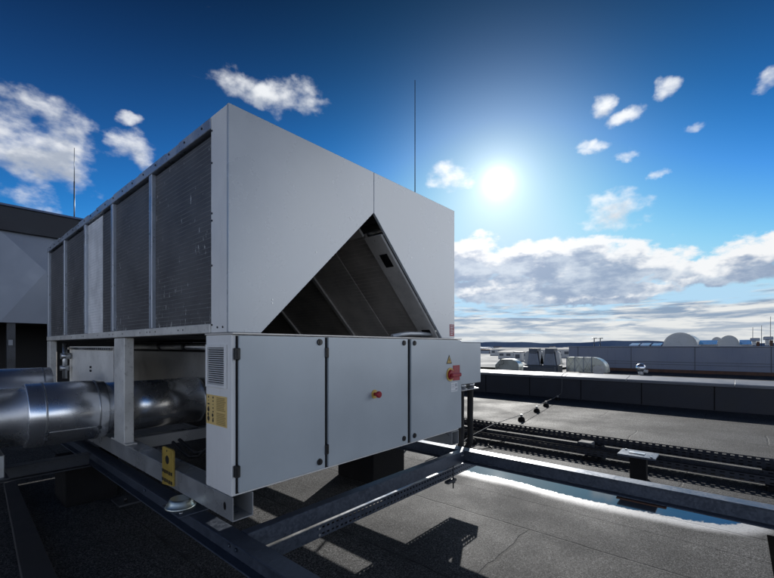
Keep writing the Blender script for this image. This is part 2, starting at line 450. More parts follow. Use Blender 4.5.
ap, bl, br = (1.126, 2.385), (.192, 1.476), (2.035, 1.476)
p = MB(); p.prism([(0, 1.476), bl, (1.1245, 2.386), (1.1245, ZT), (0, ZT)], 'y', 0, .022, .0025)
fp1 = p.build('end_panel', M['panel'], ch, label='left half of the painted end panel, sloping edge below')
p = MB(); p.prism([(1.1275, 2.386), br, (W, 1.476), (W, ZT), (1.1275, ZT)], 'y', 0, .022, .0025)
fp2 = p.build('end_panel', M['panel'], ch, label='right half of the painted end panel, with a small red label')
for (x, z) in [(.30, 1.64), (.30, 1.62), (.62, 1.97), (.92, 2.26), (1.9, 1.75), (1.55, 2.1)]:
    p = MB(); p.cyl((x-.035 if x < 1.1 else x+.03, -.002, z+.03), (x-.035 if x < 1.1 else x+.03, .003, z+.03), .005, seg=8)
    p.build('rivet', M['alu_dull'], fp1 if x < 1.1 else fp2)
p = MB(); p.box(2.165, 2.243, -.002, -.0003, 1.497, 1.607); p.m(1)
for k in range(6): p.box(2.175, 2.233-.01*(k % 3), -.003, -.0021, 1.592-k*.016, 1.597-k*.016)
p.build('warning_label', [M['red_label'], M['white_label']], fp2, label='small faded red label')

# long side, corner panel, rails, mullions, coils
p = MB(); p.box(0, .022, .0228, .195, ZB+.001, ZT-.004, .002); cp = p.build('corner_panel', M['corner'], ch)
for y, z in [(.183, q) for q in (1.52, 1.85, 2.1, 2.14, 2.42, 2.6)] + [(.06, 1.505), (.12, 1.505)]:
    p = MB(); p.cyl((-.003, y, z), (.002, y, z), .006, seg=8); p.build('screw', M['black'], cp)
p = MB(); p.box(W-.022, W, .0228, .195, ZB+.001, ZT-.004, .002); p.build('corner_panel', M['corner'], ch)
for x0, x1, s in ((-.004, .05, -1), (W-.05, W+.004, 1)):
    p = MB(); p.box(x0, x1, .198, L, 2.615, 2.672, .003); p.m(1)
    if s < 0:
        for k in range(19): p.cyl((-.008, .3+k*.235, 2.65), (-.003, .3+k*.235, 2.65), .007, seg=8)
    p.m(0)
    yy = .2
    while yy < L-.2:                                     # folded tabs along the top edge
        p.box(x0+.004, x1-.01, yy, min(L, yy+random.uniform(.35, .6)), 2.6725, 2.6725+random.uniform(.006, .016)); yy += .64
    p.build('top_rail', [M['mullion'], M['black']], ch)
    p = MB(); p.box(x0-.003, x1, .198, L, ZB, ZB+.052, .003); p.m(1)
    if s < 0:
        for y in (.55, .62, 1.0, 1.1, 1.16, 1.3, 1.7, 1.95, 2.05, 2.4, 2.9, 2.95, 3.4, 3.9): p.cyl((-.0085, y, ZB+.026), (-.006, y, ZB+.026), .006, seg=8)
    p.build('bottom_rail', [M['rail_light'], M['black']], ch)
    for yc in (1.11, 2.0, 2.885, 3.79):
        p = MB(); p.box(x0+.002, x1-.006, yc-.028, yc+.028, ZB+.054, 2.613, .003); p.build('mullion', M['mullion'], ch)
    p = MB(); p.box(x0+.002, x1-.006, L-.075, L, ZB+.054, 2.613, .003); p.build('corner_post', M['mullion'], ch)
bays = [(.197, 1.08), (1.14, 1.97), (2.03, 2.855), (2.915, 3.76), (3.82, L-.077)]
for i, (y0, y1) in enumerate(bays):
    if i == 2:
        p = MB(); p.box(.024, .05, y0, 2.36, ZB+.054, 2.60); p.build('coil_panel', M['coil'], ch)
        p = MB(); p.box(.022, .05, 2.362, y1, ZB+.054, 2.60); p.build('coil_panel', M['coil_pale'], ch, label='pale clean strip of coil between dark coil panels')
    else:
        p = MB(); p.box(.024, .05, y0, y1, ZB+.054, 2.60); p.build('coil_panel', M['coil'], ch)
    p = MB(); p.box(W-.05, W-.024, y0, y1, ZB+.054, 2.60); p.build('coil_panel', M['coil'], ch)
p = MB(); p.box(.02, W-.02, .024, L-.02, 2.63, 2.66); p.build('top_sheet', M['panel'], ch)
p = MB(); p.box(0, W, L-.02, L, ZB, 2.66, .003); p.build('rear_panel', M['panel'], ch)
p = MB(); p.box(.055, W-.055, .06, L-.03, ZB-.006, ZB-.001); p.build('floor_sheet', M['dark'], ch)

# inside: the two leaning coils of the A-shaped bay
def lean(name, y0, y1, s0, s1, m, off=0.0, side=1, th=.02, parent=ch):
    """slab lying on the leaning plane; s runs 0 (foot) to 1 (ridge)"""
    f, a = ((2.05, 1.48), (1.126, 2.40)) if side > 0 else ((.20, 1.48), (1.126, 2.40))
    dx, dz = a[0]-f[0], a[1]-f[1]; n = math.hypot(dx, dz)
    nx, nz = (-dz/n, dx/n) if side > 0 else (dz/n, -dx/n)
    if nz > 0: nx, nz = -nx, -nz
    P0 = (f[0]+dx*s0+nx*off, f[1]+dz*s0+nz*off); P1 = (f[0]+dx*s1+nx*off, f[1]+dz*s1+nz*off)
    p = MB(); p.prism([P0, P1, (P1[0]-nx*th, P1[1]-nz*th), (P0[0]-nx*th, P0[1]-nz*th)], 'y', y0, y1)
    return p.build(name, m, parent)
lean('inner_coil_frame', .03, .205, .0, .86, M['tent_metal'], .03)
lean('inner_coil_frame', .207, 4.6, .875, .93, M['tent_metal'], .028)
lean('frame_hole', .07, .15, .64, .735, M['black'], .0325, th=.002)
lean('frame_hole', .07, .16, .05, .10, M['black'], .0325, th=.002)
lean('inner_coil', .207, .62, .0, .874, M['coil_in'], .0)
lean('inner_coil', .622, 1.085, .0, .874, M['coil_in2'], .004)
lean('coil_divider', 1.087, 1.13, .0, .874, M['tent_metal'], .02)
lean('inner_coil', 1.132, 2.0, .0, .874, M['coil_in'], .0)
lean('coil_divider', 2.002, 2.05, .0, .874, M['tent_metal'], .02)
lean('inner_coil', 2.052, 3.2, .0, .874, M['coil_in'], .0)
lean('coil_divider', 3.202, 3.25, .0, .874, M['tent_metal'], .02)
lean('inner_coil', 3.252, 4.7, .0, .874, M['coil_in'], .0)
lean('inner_coil', .03, 4.7, .0, 1.0, M['coil_in'], .0, side=-1)
lean('ridge_sheet', .03, 4.7, .93, 1.0, M['dark'], .0)
p = MB(); p.tube([(1.45, .10, 1.484), (1.55, .09, 1.50), (1.66, .085, 1.51), (1.8, .085, 1.512), (1.98, .085, 1.510)], .017, 12); p.build('hose', M['panel'], ch)

# control cabinet
CZ0, CZ1 = .615, 1.463
p = MB(); p.box(0, 2.27, -.032, .257, CZ0, CZ1, .003); p.m(1); p.box(.022, 2.285, -.0345, -.0322, CZ0+.01, CZ1-.006)
cab = p.build('control_cabinet', [M['corner'], M['dark']], ch)
p = MB(); p.box(-.006, 2.292, -.056, .262, CZ1+.001, CZ1+.010, .002); p.build('cabinet_lid', M['tent_metal'], ch)
doors = [(.032, .613, 'left cabinet door, narrowest of three'), (.641, 1.463, 'middle cabinet door with red stop button'), (1.506, 2.285, 'right cabinet door with red isolator handle')]
dz0, dz1 = .632, 1.459
D = []
for x0, x1, lab in doors:
    p = MB(); p.box(x0, x1, -.054, -.036, dz0, dz1, .004, 2); D.append(p.build('cabinet_door', M['door'], ch, label=lab))
def hinge(x, z, d):
    p = MB(); p.box(x-.015, x+.013, -.064, -.0345, z-.031, z+.031, .004); p.box(x-.008, x+.006, -.068, -.0645, z-.022, z+.022, .0015); p.build('hinge', M['black'], d)
def latch(x, z, d):
    p = MB(); p.cyl((x, -.062, z), (x, -.0545, z), .019, .021, 16); p.box(x-.006, x+.006, -.066, -.0625, z-.013, z+.013, .001); p.build('latch', M['black'], d)
for z in (1.362, .747): hinge(.0215, z, D[0]); hinge(.627, z, D[1])
for d, x in ((D[0], .568), (D[1], 1.412), (D[2], 1.548)):
    latch(x, 1.427, d); latch(x, .68, d)
p = MB(); p.cyl((1.072, -.058, 1.058), (1.072, -.0545, 1.058), .032, seg=24); p.m(1); p.cyl((1.072, -.08, 1.058), (1.072, -.0585, 1.058), .012, seg=16)
p.lathe([(.020, -.108), (.024, -.104), (.024, -.09), (.018, -.0805)], (1.072, 0, 1.058), 'y', 20)
p.build('stop_button', [M['yellow_plastic'], M['red']], D[1])
# isolator, its plate, warning triangle, small white label
p = MB(); p.cyl((2.085, -.060, 1.145), (2.085, -.0545, 1.145), .062, seg=28); p.m(1)
p.cyl((2.085, -.078, 1.145), (2.085, -.0605, 1.145), .040, .046, seg=24)
p.box(2.052, 2.205, -.106, -.0785, 1.124, 1.157, .006)
p.build('isolator_handle', [M['yellow_plastic'], M['red']], D[2])
p = MB(); p.box(2.135, 2.252, -.0565, -.0545, 1.085, 1.225); p.m(1)
for k in range(5): p.box(2.16, 2.24-.012*(k % 2), -.0572, -.0566, 1.205-k*.012, 1.209-k*.012)
p.box(2.16, 2.235, -.0572, -.0566, 1.094, 1.099)
p.build('isolator_label', [M['red'], M['red_label']], D[2])
p = MB(); p.prism([(2.022, 1.243), (2.116, 1.243), (2.069, 1.325)], 'y', -.0556, -.0545); p.m(1); p.prism([(2.036, 1.251), (2.102, 1.251), (2.069, 1.309)], 'y', -.0562, -.0557)
p.m(0); p.prism([(2.064, 1.288), (2.074, 1.290), (2.069, 1.274), (2.076, 1.276), (2.066, 1.255), (2.067, 1.270), (2.061, 1.269)], 'y', -.0568, -.0563)
p.build('warning_triangle', [M['ink'], M['yellow_plastic']], D[2])
p = MB(); p.box(2.098, 2.212, -.0556, -.0545, .985, 1.068); p.m(1)
for k in range(4): p.box(2.106, 2.155+.01*(k % 2), -.0562, -.0557, 1.052-k*.011, 1.056-k*.011)
p.box(2.168, 2.204, -.0562, -.0557, 1.028, 1.058); p.box(2.106, 2.20, -.0562, -.0557, .994, .998); p.box(2.176, 2.206, -.0562, -.0557, 1.0, 1.016)
p.build('paper_label', [M['white_label'], M['grey_ink']], D[2])

# vent grille and yellow notice on the cabinet's narrow side
p = MB()
y0, y1, z0, z1 = .012, .240, 1.175, 1.412
p.box(-.012, -.0005, y0, y0+.018, z0, z1, .002); p.box(-.012, -.0005, y1-.018, y1, z0, z1, .002)
p.box(-.012, -.0005, y0+.0182, y1-.0182, z0, z0+.018, .002); p.box(-.012, -.0005, y0+.0182, y1-.0182, z1-.018, z1, .002)
n = 17
for k in range(n):
    z = z0+.024+k*(z1-z0-.048)/(n-1)
    p.prism([(-.011, z-.0025), (-.010, z-.0035), (-.002, z+.001), (-.003, z+.002)], 'y', y0+.0185, y1-.0185)
p.m(1); p.box(-.0012, -.0004, y0+.0185, y1-.0185, z0+.0185, z1-.0185)
p.build('vent_grille', [M['corner'], M['dark']], cab)
p = MB(); p.box(-.0014, -.0003, .014, .250, .968, 1.132); p.m(1)
for k in range(8):
    z = 1.118-k*.0195
    for yc, wd in ((.222, .022), (.168, .016)):
        if random.random() < .85:
            p.cyl((-.0022, yc, z), (-.0015, yc, z), random.choice((.004, .006, .007)), seg=6) if random.random() < .6 else p.box(-.0022, -.0015, yc-wd/2, yc+wd/2, z-.004, z+.004)
for yc, zc, r in ((.222, 1.048, .013), (.225, 1.022, .010), (.172, 1.02, .010), (.222, .998, .014), (.168, .99, .009)):
    p.cyl((-.0026, yc, zc), (-.0023, yc, zc), r, seg=10)
p.m(2)
for k in range(16):
    if k == 8: continue
    z = 1.12-k*.0094; p.box(-.0022, -.0015, .026+random.uniform(0, .02), .128, z-.0032, z+.0032)
p.build('yellow_notice', [M['label_yellow'], M['ink'], M['ink_soft']], cab)

# junction box with gland plate
p = MB(); p.box(2.38, 2.865, .05, .30, 1.018, 1.440, .004); p.box(2.374, 2.872, .044, .306, 1.4405, 1.446, .001)
jb = p.build('junction_box', M['door'], ch)
p = MB()
for x in (2.46, 2.62, 2.80): p.cyl((x, .14, .965), (x, .14, 1.017), .045, seg=20); p.cyl((x, .14, .958), (x, .14, .9645), .06, seg=20)
p.box(2.40, 2.86, .07, .21, .947, .957, .002)
p.build('cable_gland', M['alu_dull'], jb)

# base frame
def open_rail(x0, x1, s):
    p = MB(); z0, z1, t = .4885, .6135, .006
    p.box(x0, x0+t, -.047, 4.86, z0, z1, .0015); p.box(x1-t, x1, -.046, 4.86, z0, z1, .0015)
    p.box(x0+t+.0003, x1-t-.0003, -.046, 4.86, z0, z0+t); p.box(x0+t+.0003, x1-t-.0003, .05 if s else -.046, 4.86, z1-t, z1)
    if s:
        p.m(1)
        b2 = bmesh.new(); bmesh.ops.create_circle(b2, cap_ends=True, segments=20, radius=1)
        b2.transform(Matrix.Translation((x0-.0012, .035, .553)) @ Matrix.Diagonal((1, .014, .022, 1)) @ Matrix.Rotation(R(90), 4, 'Y')); p.merge(b2)
    return p.build('base_rail', [M['base_rail'], M['black']], ch)
open_rail(-.002, .118, 1); open_rail(2.13, 2.25, 0)
for y in (1.9, 3.3, 4.75):
    p = MB(); p.box(.1185, 2.1295, y, y+.1, .505, .607, .003); p.build('cross_member', M['base_rail'], ch)
for x0, x1 in ((0.0, .07), (2.18, 2.25)):
    p = MB(); p.box(x0, x1, 1.68, 1.94, .614, ZB-.007, .004); p.box(x0-.006, x1+.006, 1.62, 2.0, .6142, .626, .002); p.build('post', M['rail_light'], ch)
    p = MB(); p.box(x0, x1, 4.58, 4.76, .614, ZB-.007, .004); p.build('post', M['rail_light'], ch)
# interior bodies seen below the coils
p = MB(); p.box(.17, .20, 2.62, 4.42, .72, 1.40, .003); p.m(1)
for k in range(7): p.cyl((.155, 2.75+k*.26, 1.375), (.1695, 2.75+k*.26, 1.375), .013, seg=10)
for z in (1.17, 1.13): p.cyl((.155, 3.4, z), (.1695, 3.4, z), .012, seg=10)
p.build('inner_panel', [M['inner_light'], M['black']], ch, label='pale inner panel behind the pipes')
p = MB(); p.box(.15, .169, 2.62, 4.42, 1.362, 1.388); p.m(1)
for k in range(24): p.cyl((.146, 2.66+k*.073, 1.375), (.1495, 2.66+k*.073, 1.375), .008, seg=8)
p.build('perforated_strip', [M['alu_dull'], M['black']], ch)
p = MB(); p.box(.86, .89, 1.95, 4.55, .70, 1.34, .003); p.build('inner_panel', M['inner_grey'], ch, label='grey inner panel behind the clad cylinder')
p = MB(); p.cyl((.82, 1.3, 1.395), (.82, 4.6, 1.395), .032, seg=14); p.m(1)
for y in (1.9, 2.5, 3.2): p.cyl((.82, y-.03, 1.395), (.82, y+.03, 1.395), .045, seg=14)
p.build('refrigerant_pipe', [M['alu_dull'], M['black']], ch)
p = MB(); p.box(.80, .84, 1.72, 1.80, .75, 1.36, .003); p.build('bracket', M['inner_grey'], ch)
p = MB(); p.box(.95, 2.1, 1.2, 4.6, .50, 1.44, .01); p.build('compressor_block', M['dark'], ch)
p = MB(); p.cyl((.10, 4.3, 1.0), (.10, 4.3, 1.44), .025, seg=12); p.cyl((.06, 4.3, 1.28), (.16, 4.3, 1.28), .04, seg=12); p.cyl((.10, 4.3, 1.1), (.10, 4.3, 1.16), .05, seg=12)
p.build('valve', M['alu_dull'], ch)
# lifting lug
p = MB()
outl = []
for cy, cz, a0 in ((.855-.02, .742-.02, 0), (.70+.0, .742-.02, 90)):
    for k in range(5):
        t = R(a0+k*22.5); outl.append((cy+.02*math.cos(t), cz+.02*math.sin(t)))
outl += [(.68, .51), (.855, .49)]
p.prism(outl, 'x', -.016, -.003, .0015)
p.m(1)
p.cyl((-.0175, .768, .665), (-.0163, .768, .665), .028, seg=20)
for z in (.585, .528):
    for k in range(5): p.box(-.0175, -.0163, .69+k*.034, .69+k*.034+.024, z-.010-.003*(k % 2), z+.010)
p.cyl((-.0175, .775, .722), (-.0163, .775, .722), .006, seg=10)
p.build('lifting_lug', [M['yellow'], M['black']], ch, label='yellow lifting lug with a round hole')
p = MB(); p.cyl((.10, 1.25, .64), (.10, 1.02, .60), .010, seg=8)
p.build('drain_hose', M['black'], ch)
p = MB(); p.tube([(.35, 1.5, .62), (.36, 1.35, .58), (.33, 1.15, .57), (.30, .95, .62), (.30, .80, .70), (.3, .6, .78)], .014, 8); p.tube([(.28, 1.45, .62), (.29, 1.3, .57), (.27, 1.1, .56), (.25, .9, .61), (.25, .75, .7), (.24, .6, .78)], .012, 8)
p.build('hose', M['black'], ch)
# clad evaporator barrel
p = MB(); p.cyl((-.02, 2.2, .855), (.80, 2.2, .855), .226, seg=64); p.m(1); p.lathe([(.229, .785), (.229, .803), (.05, .804)], (0, 2.2, .855), 'x', 64)
p.build('evaporator_shell', [M['alu'], M['alu_dull']], ch)

# ------------------------------------------------------------------ clad pipes at the left
def clad_pipe(y, z, r, rs, xa, xs, xe, lab):
    o = empty('insulated_pipe', ((xa+xe)/2, y, z-r), lab, 'pipe', 'aluminium clad water pipes entering the chiller')
    p = MB(); p.cyl((xa, y, z), (xs, y, z), r, seg=72); p.build('pipe_cladding', M['alu'], o)
    p = MB(); p.lathe([(r+.001, 0), (rs-.004, .002), (rs, .008), (rs, xe-xs-.008), (rs-.004, xe-xs-.001), (r-.08, xe-xs)], (xs, y, z), 'x', 72)
    s = p.build('pipe_sleeve', M['alu'], o)
    p = MB()
    for x in (xs+.10, xe-.075):
        p.lathe([(rs+.0004, 0), (rs+.0022, .002), (rs+.0022, .012), (rs+.0004, .014)], (x, y, z), 'x', 72)
    t = R(-152); p.box(xs+.12, xe-.09, y+math.cos(t)*(rs+.0005)-.003, y+math.cos(t)*(rs+.0005)+.001, z+math.sin(t)*rs-.003, z+math.sin(t)*rs+.003)
    p.build('seam_band', M['alu_dull'], s)
    for x in (xs+.107, xe-.068):
        for t in (-150, -138):
            a = R(t); p = MB(); c = Vector((x, y+math.cos(a)*(rs+.006), z+math.sin(a)*(rs+.006)))
            p.box(c.x-.012, c.x+.012, c.y-.006, c.y+.006, c.z-.012, c.z+.012, .003); p.build('clip', M['steel_dark'], s)
    return o
clad_pipe(2.2, .855, .222, .252, -3.2, -.54, -.022, 'nearer shiny clad pipe whose wide sleeve ends at the chiller post')
clad_pipe(3.06, .958, .222, .238, -3.4, -1.3, -.24, 'farther shiny clad pipe behind the first, ending short of the chiller')
p = MB(); p.box(-.78, -.66, 2.05, 2.35, .426, .60, .005); p.m(1); p.box(-.80, -.64, 2.0, 2.4, .4255, .437)
tag(p.build('pipe_support', [M['alu_dull'], M['steel_dark']]), 'grey metal support block under the nearer clad pipe at left edge', 'pipe support')

# ------------------------------------------------------------------ steel frame under the chiller
def ibeam(axis, c, a0, a1, z0, z1, w, lab, tf=.010, tw=.008, m=None, name='steel_beam', bolts=()):
    p = MB()
    def bx(u0, u1, z0, z1):
        if axis == 'y': p.box(u0, u1, a0, a1, z0, z1, .002)
        else: p.box(a0, a1, u0, u1, z0, z1, .002)
    bx(c-w/2, c+w/2, z1-tf, z1); bx(c-w/2, c+w/2, z0, z0+tf); bx(c-tw/2, c+tw/2, z0+tf+.0005, z1-tf-.0005)
    for s, v in bolts:
        q = (c-s*tw/2, v, (z0+z1)/2-.004) if axis == 'y' else (v, c-s*tw/2, (z0+z1)/2)
        d = Vector((-s*.012, 0, 0)) if axis == 'y' else Vector((0, -s*.012, 0))
        p.cyl(q, Vector(q)+d, .011, seg=6)
    return tag(p.build(name, m or M['steel']), lab, 'beam')
ibeam('y', 0.0, -2.6, 4.95, .308, .425, .10, 'dark steel beam running under the chiller side with the vibration mount on it', bolts=[(1, -.02), (1, -.09), (1, 1.2)])
ibeam('y', 2.318, -5.2, 4.95, .308, .4255, .112, 'long steel beam with sunlit top running out to the right past the puddle', bolts=[(1, -.03), (1, -.13)])
# channel along the front, web towards the camera
p = MB(); p.box(.052, 2.258, -.10, -.093, .3265, .4245, .0015); p.box(.052, 2.258, -.0925, -.035, .4165, .4245, .0015); p.box(.052, 2.258, -.0925, -.035, .3265, .3345, .0015)
p.m(1)
for x in (2.21, 2.235): p.cyl((x, -.108, .39), (x, -.1005, .39), .010, seg=6)
tag(p.build('steel_channel', [M['steel'], M['alu_dull']]), 'steel channel crossing in front of the cabinet doors between two beams', 'beam')
# perforated cable tray hung below the channel, running on under the long beam to the conduits
t0 = empty('cable_tray', (1.4, .1, .19), 'perforated steel cable tray hung under the channel in front of the doors', 'cable tray')
TY0, TY1, TZ0, TZ1, TX1 = -.03, .25, .19, .272, 2.74
p = MB(); p.quad((.06, TY0, TZ1), (.60, TY0, TZ1), (.60, TY0, TZ0), (.06, TY0, TZ0))
n = 54; su = (TX1-.60)/n
p.perf((.60, TY0, TZ0), (1, 0, 0), (0, 0, 1), n, 2, su, (TZ1-TZ0)/2, .5, .28)
p.perf((.06, TY1, TZ0), (1, 0, 0), (0, 0, 1), 66, 2, (TX1-.06)/66, (TZ1-TZ0)/2, .5, .2)
p.perf((.06, TY0, TZ0), (1, 0, 0), (0, 1, 0), 66, 6, (TX1-.06)/66, (TY1-TY0)/6, .45, .22)
p.perf((TX1, TY0, TZ0), (0, 1, 0), (0, 0, 1), 6, 2, (TY1-TY0)/6, (TZ1-TZ0)/2, .45, .3)
p.build('tray_body', M['steel'], t0, recalc=False)
p = MB(); p.box(.08, 1.36, TY0-.004, TY0+.055, TZ1+.0005, TZ1+.006); p.box(1.364, TX1-.3, TY0-.004, TY0+.055, TZ1+.0005, TZ1+.006); p.build('tray_lip', M['alu_dull'], t0)
for z in (.252, .21):
    p = MB(); p.cyl((.585, TY0-.007, z), (.585, TY0-.0005, z), .008, seg=8); p.build('bolt', M['alu_dull'], t0)
p = MB()
for k in range(5): p.tube([(.1, .02+k*.045, .21), (1.2, .025+k*.045, .211), (2.3, .02+k*.045, .21), (2.7, .03+k*.042, .212)], .016, 8)
p.build('cable', M['cable'], t0)
p = MB(); p.cyl((2.13, -.06, .10), (2.13, -.06, .40), .006, seg=8); p.box(2.02, 2.155, -.08, TY0-.006, .165, .188, .002); p.box(2.115, 2.145, -.075, -.045, .148, .1645, .002)
tag(p.build('hanger_rod', M['steel_dark']), 'thin threaded hanger rod with clamp under right end of the perforated tray', 'hanger')
def conduit(x, ye, lab):
    pts = [(x, .14, .945), (x, .14, .8), (x-.004, .14, .66), (x-.015, .13, .5), (x-.04, .12, .38), (x-.09, ye, .29), (x-.18, ye, .245), (x-.4, ye, .243), (x-1.2, ye, .243)]
    fine = []
    for i in range(len(pts)-1):
        a, c = Vector(pts[i]), Vector(pts[i+1])
        k = max(2, int((c-a).length/.006))
        for j in range(k): fine.append(a.lerp(c, j/k))
    p = MB(); p.tube(fine, .033, 12, rfun=lambda i: .034 if i % 2 else .0305)
    tag(p.build('cable_conduit', M['cable']), lab, 'conduit', 'black conduits below the junction box')
conduit(2.61, .06, 'black corrugated conduit nearer the cabinet, below the junction box')
conduit(2.80, .15, 'black corrugated conduit on the outer side, below the junction box')
# cross beam and dark beam on the left
ibeam('x', 2.46, -3.2, -.056, .31, .4245, .11, 'dark steel beam crossing below the clad pipes at left', m=M['steel_dark'])
p = MB(); p.prism([(-.53, 3.5), (-.44, 3.5), (-.56, .4), (-.72, .4)], 'z', .0, .05, .004); PLACING[0] = ROOF_RESCALED; tag(p.build('timber_plank', M['plank']), 'dark plank lying on the roof at the lower left edge', 'plank')
p = MB(); p.box(.06, .30, 2.02, 2.26, .0, .018, .002); p.m(1); p.cyl((.13, 2.1, .0185), (.13, 2.1, .05), .014, seg=6)
tag(p.build('foot_plate', [M['steel_dark'], M['black']]), 'dark bolted foot plate on the roof beside the left beam', 'foot plate')
PLACING[0] = CHILLER
def plinth(x0, x1, y0, y1, z1, lab):
    p = MB(); p.box(x0, x1, y0, y1, -.122, z1, .006); return tag(p.build('roof_plinth', M['plinth']), lab, 'plinth')
plinth(2.17, 2.72, .98, 1.55, .307, 'black square plinth under the long right beam behind the cabinet')
plinth(2.2, 2.5, 2.3, 4.9, .307, 'long black block added under the rear of the right beam to stop sun')  # added block that cuts the sun patches below the chiller
plinth(-.18, .25, 2.75, 3.2, .307, 'black square plinth under the left beam below the clad pipes')
p = MB(); p.box(2.24, 2.39, -1.66, -1.36, .297, .3075, .001); tag(p.build('bearing_pad', M['rust']), 'thin dark bearing pad under the right beam above the puddle', 'pad')

# vibration mount
vm = empty('vibration_mount', (.02, .5, .426), 'shiny bell shaped vibration mount on a steel plate under the chiller rail', 'vibration mount')
p = MB(); p.box(-.105, .10, .36, .62, .4265, .4345, .002); p.build('base_plate', M['steel'], vm)
p = MB(); p.lathe([(.084, 0), (.086, .004), (.080, .009), (.074, .016), (.068, .03), (.062, .043), (.056, .0515)], (-.035, .515, .4355), 'z', 36); p.build('mount_cup', M['zinc'], vm)
for y in (.40, .585):
    p = MB(); p.cyl((-.08, y, .435), (-.08, y, .444), .010, seg=6); p.build('bolt', M['alu_dull'], vm)

PLACING[0] = ROOF_RESCALED
# ------------------------------------------------------------------ conduits, trays, stub, lightning line
def floor_tray(x, w, z, h, lab):
    p = MB()
    y0, n, su = -6.0, 170, .075
    p.perf((x, y0, z), (0, 1, 0), (0, 0, 1), n, 2, su, h/2, .5, .34)
    p.perf((x+w, y0, z), (0, 1, 0), (0, 0, 1), n, 2, su, h/2, .5, .34)
    p.perf((x, y0, z), (0, 1, 0), (1, 0, 0), n, 3, su, w/3, .5, .34)
    t = empty('cable_tray', (x+w/2, .4, 0), lab, 'cable tray', 'perforated cable trays along the roof')
    p.build('tray_body', M['tray'], t, recalc=False)
    p = MB()
    for k in range(5): p.cyl((x+.03+k*(w-.06)/4, -6, z+.018), (x+.03+k*(w-.06)/4, 6.7, z+.018), .014, seg=6)
    p.build('cable', M['cable'], t)
    for y in (-4.2, -2.4, -.6 if x > 4.8 else -.75, 1.2, 3.0):
        p = MB(); p.box(x-.06, x+w+.02, y, y+.16, .0, z-.002, .006); p.build('tray_foot', M['plinth'], t)
floor_tray(5.02, .24, .05, .075, 'farther perforated cable tray running across the roof before the parapet')
floor_tray(4.35, .26, .05, .075, 'nearer perforated cable tray running across the roof behind the right beam')
p = MB(); p.box(4.80, 4.98, -.56, -.38, 0, .10, .01); tag(p.build('ballast_block', M['stone']), 'small dark ballast block lying between the two cable trays', 'block')
st = empty('support_stub', (3.9, -1.25, 0), 'short dark support stub with flat top plate behind the right beam', 'support')
p = MB(); p.box(3.86, 3.97, -1.315, -1.165, .0, .25, .006); p.build('stub_post', M['plinth'], st)
p = MB(); p.box(3.74, 4.02, -1.41, -1.07, .252, .272, .003); p.m(1); p.box(3.84, 3.91, -1.30, -1.16, .2722, .279, .002)
for x, y in ((3.78, -1.37), (3.98, -1.11)): p.cyl((x, y, .2722), (x, y, .282), .012, seg=6)
p.build('top_plate', [M['steel'], M['alu_dull']], st)

pos = [(9.75, 1.48), (8.45, 1.32), (7.52, 1.19), (6.30, 1.02), (4.12, .86), (5.6, .95)]
for i, (x, y) in enumerate(pos[:5]):
    labs = ['conductor holder block on the roof nearest the parapet', 'conductor holder block second from the parapet', 'conductor holder block third from the parapet, mid roof', 'conductor holder block just beyond the cable trays', 'conductor holder block nearest, beside the black conduits']
    h = empty('conductor_holder', (x, y, 0), labs[i], 'conductor holder', 'holder blocks of the lightning conductor')
    p = MB(); p.lathe([(.065, 0), (.065, .03), (.05, .065), (.025, .075)], (x, y, 0), 'z', 14); p.build('holder_block', M['plinth'], h)
    p = MB(); p.box(x-.012, x+.012, y-.02, y+.02, .0752, .125, .003); p.build('clip', M['alu_dull'], h)
p = MB()
line = [(2.9, .80, .02), (3.4, .83, .02), (4.12, .86, .115), (5.0, .93, .15), (6.30, 1.02, .115), (6.9, 1.1, .10), (7.52, 1.19, .115), (8.45, 1.32, .115), (9.2, 1.42, .10), (9.75, 1.48, .115), (10.12, 1.5, .14), (10.16, 1.5, .3), (10.17, 1.5, .50), (10.12, 1.5, .60), (10.3, 1.5, .665), (10.6, 1.5, .69)]
p.tube(line, .006, 6); tag(p.build('lightning_conductor', M['stone']), 'thin lightning conductor wire crossing the roof and climbing the parapet', 'wire')
p = MB(); p.tube([(4.9, .62, .012), (4.5, .55, .012), (4.2, .66, .012), (4.05, .5, .012), (3.85, .62, .012), (3.9, .9, .012), (4.12, .88, .03)], .007, 6)
tag(p.build('loose_wire', M['cable']), 'loose thin wire lying on the roof by the cable trays', 'wire')

# ------------------------------------------------------------------ parapet
pw = empty('parapet_wall', (10.4, 0, 0), 'low dark felt covered parapet wall with a pale metal capping', 'parapet')
p = MB(); p.box(10.25, 10.62, -30, 24, 0, .545)
p.build('upstand', M['parapet'], pw)
p = MB()
for k in range(26): p.box(10.243, 10.2495, -18+k*1.36, -18+k*1.36+.02, .01, .54)
p.build('felt_lap', M['plinth'], pw)
k = -30.0
while k < 24:
    p = MB(); y1 = min(24, k+2.0)
    p.prism([(10.17, .60), (10.70, .665), (10.70, .645), (10.19, .575), (10.17, .575)], 'y', k+.004, y1-.004, .003)
    p.m(1); p.prism([(10.175, .574), (10.19, .574), (10.19, .55), (10.175, .55)], 'y', k+.004, y1-.004)
    p.m(2); p.prism([(10.205, .549), (10.249, .549), (10.249, .53), (10.19, .532)], 'y', k+.004, y1-.004)
    p.build('capping', [M['cap'], M['cap_edge'], M['cap']], pw); k += 2.0

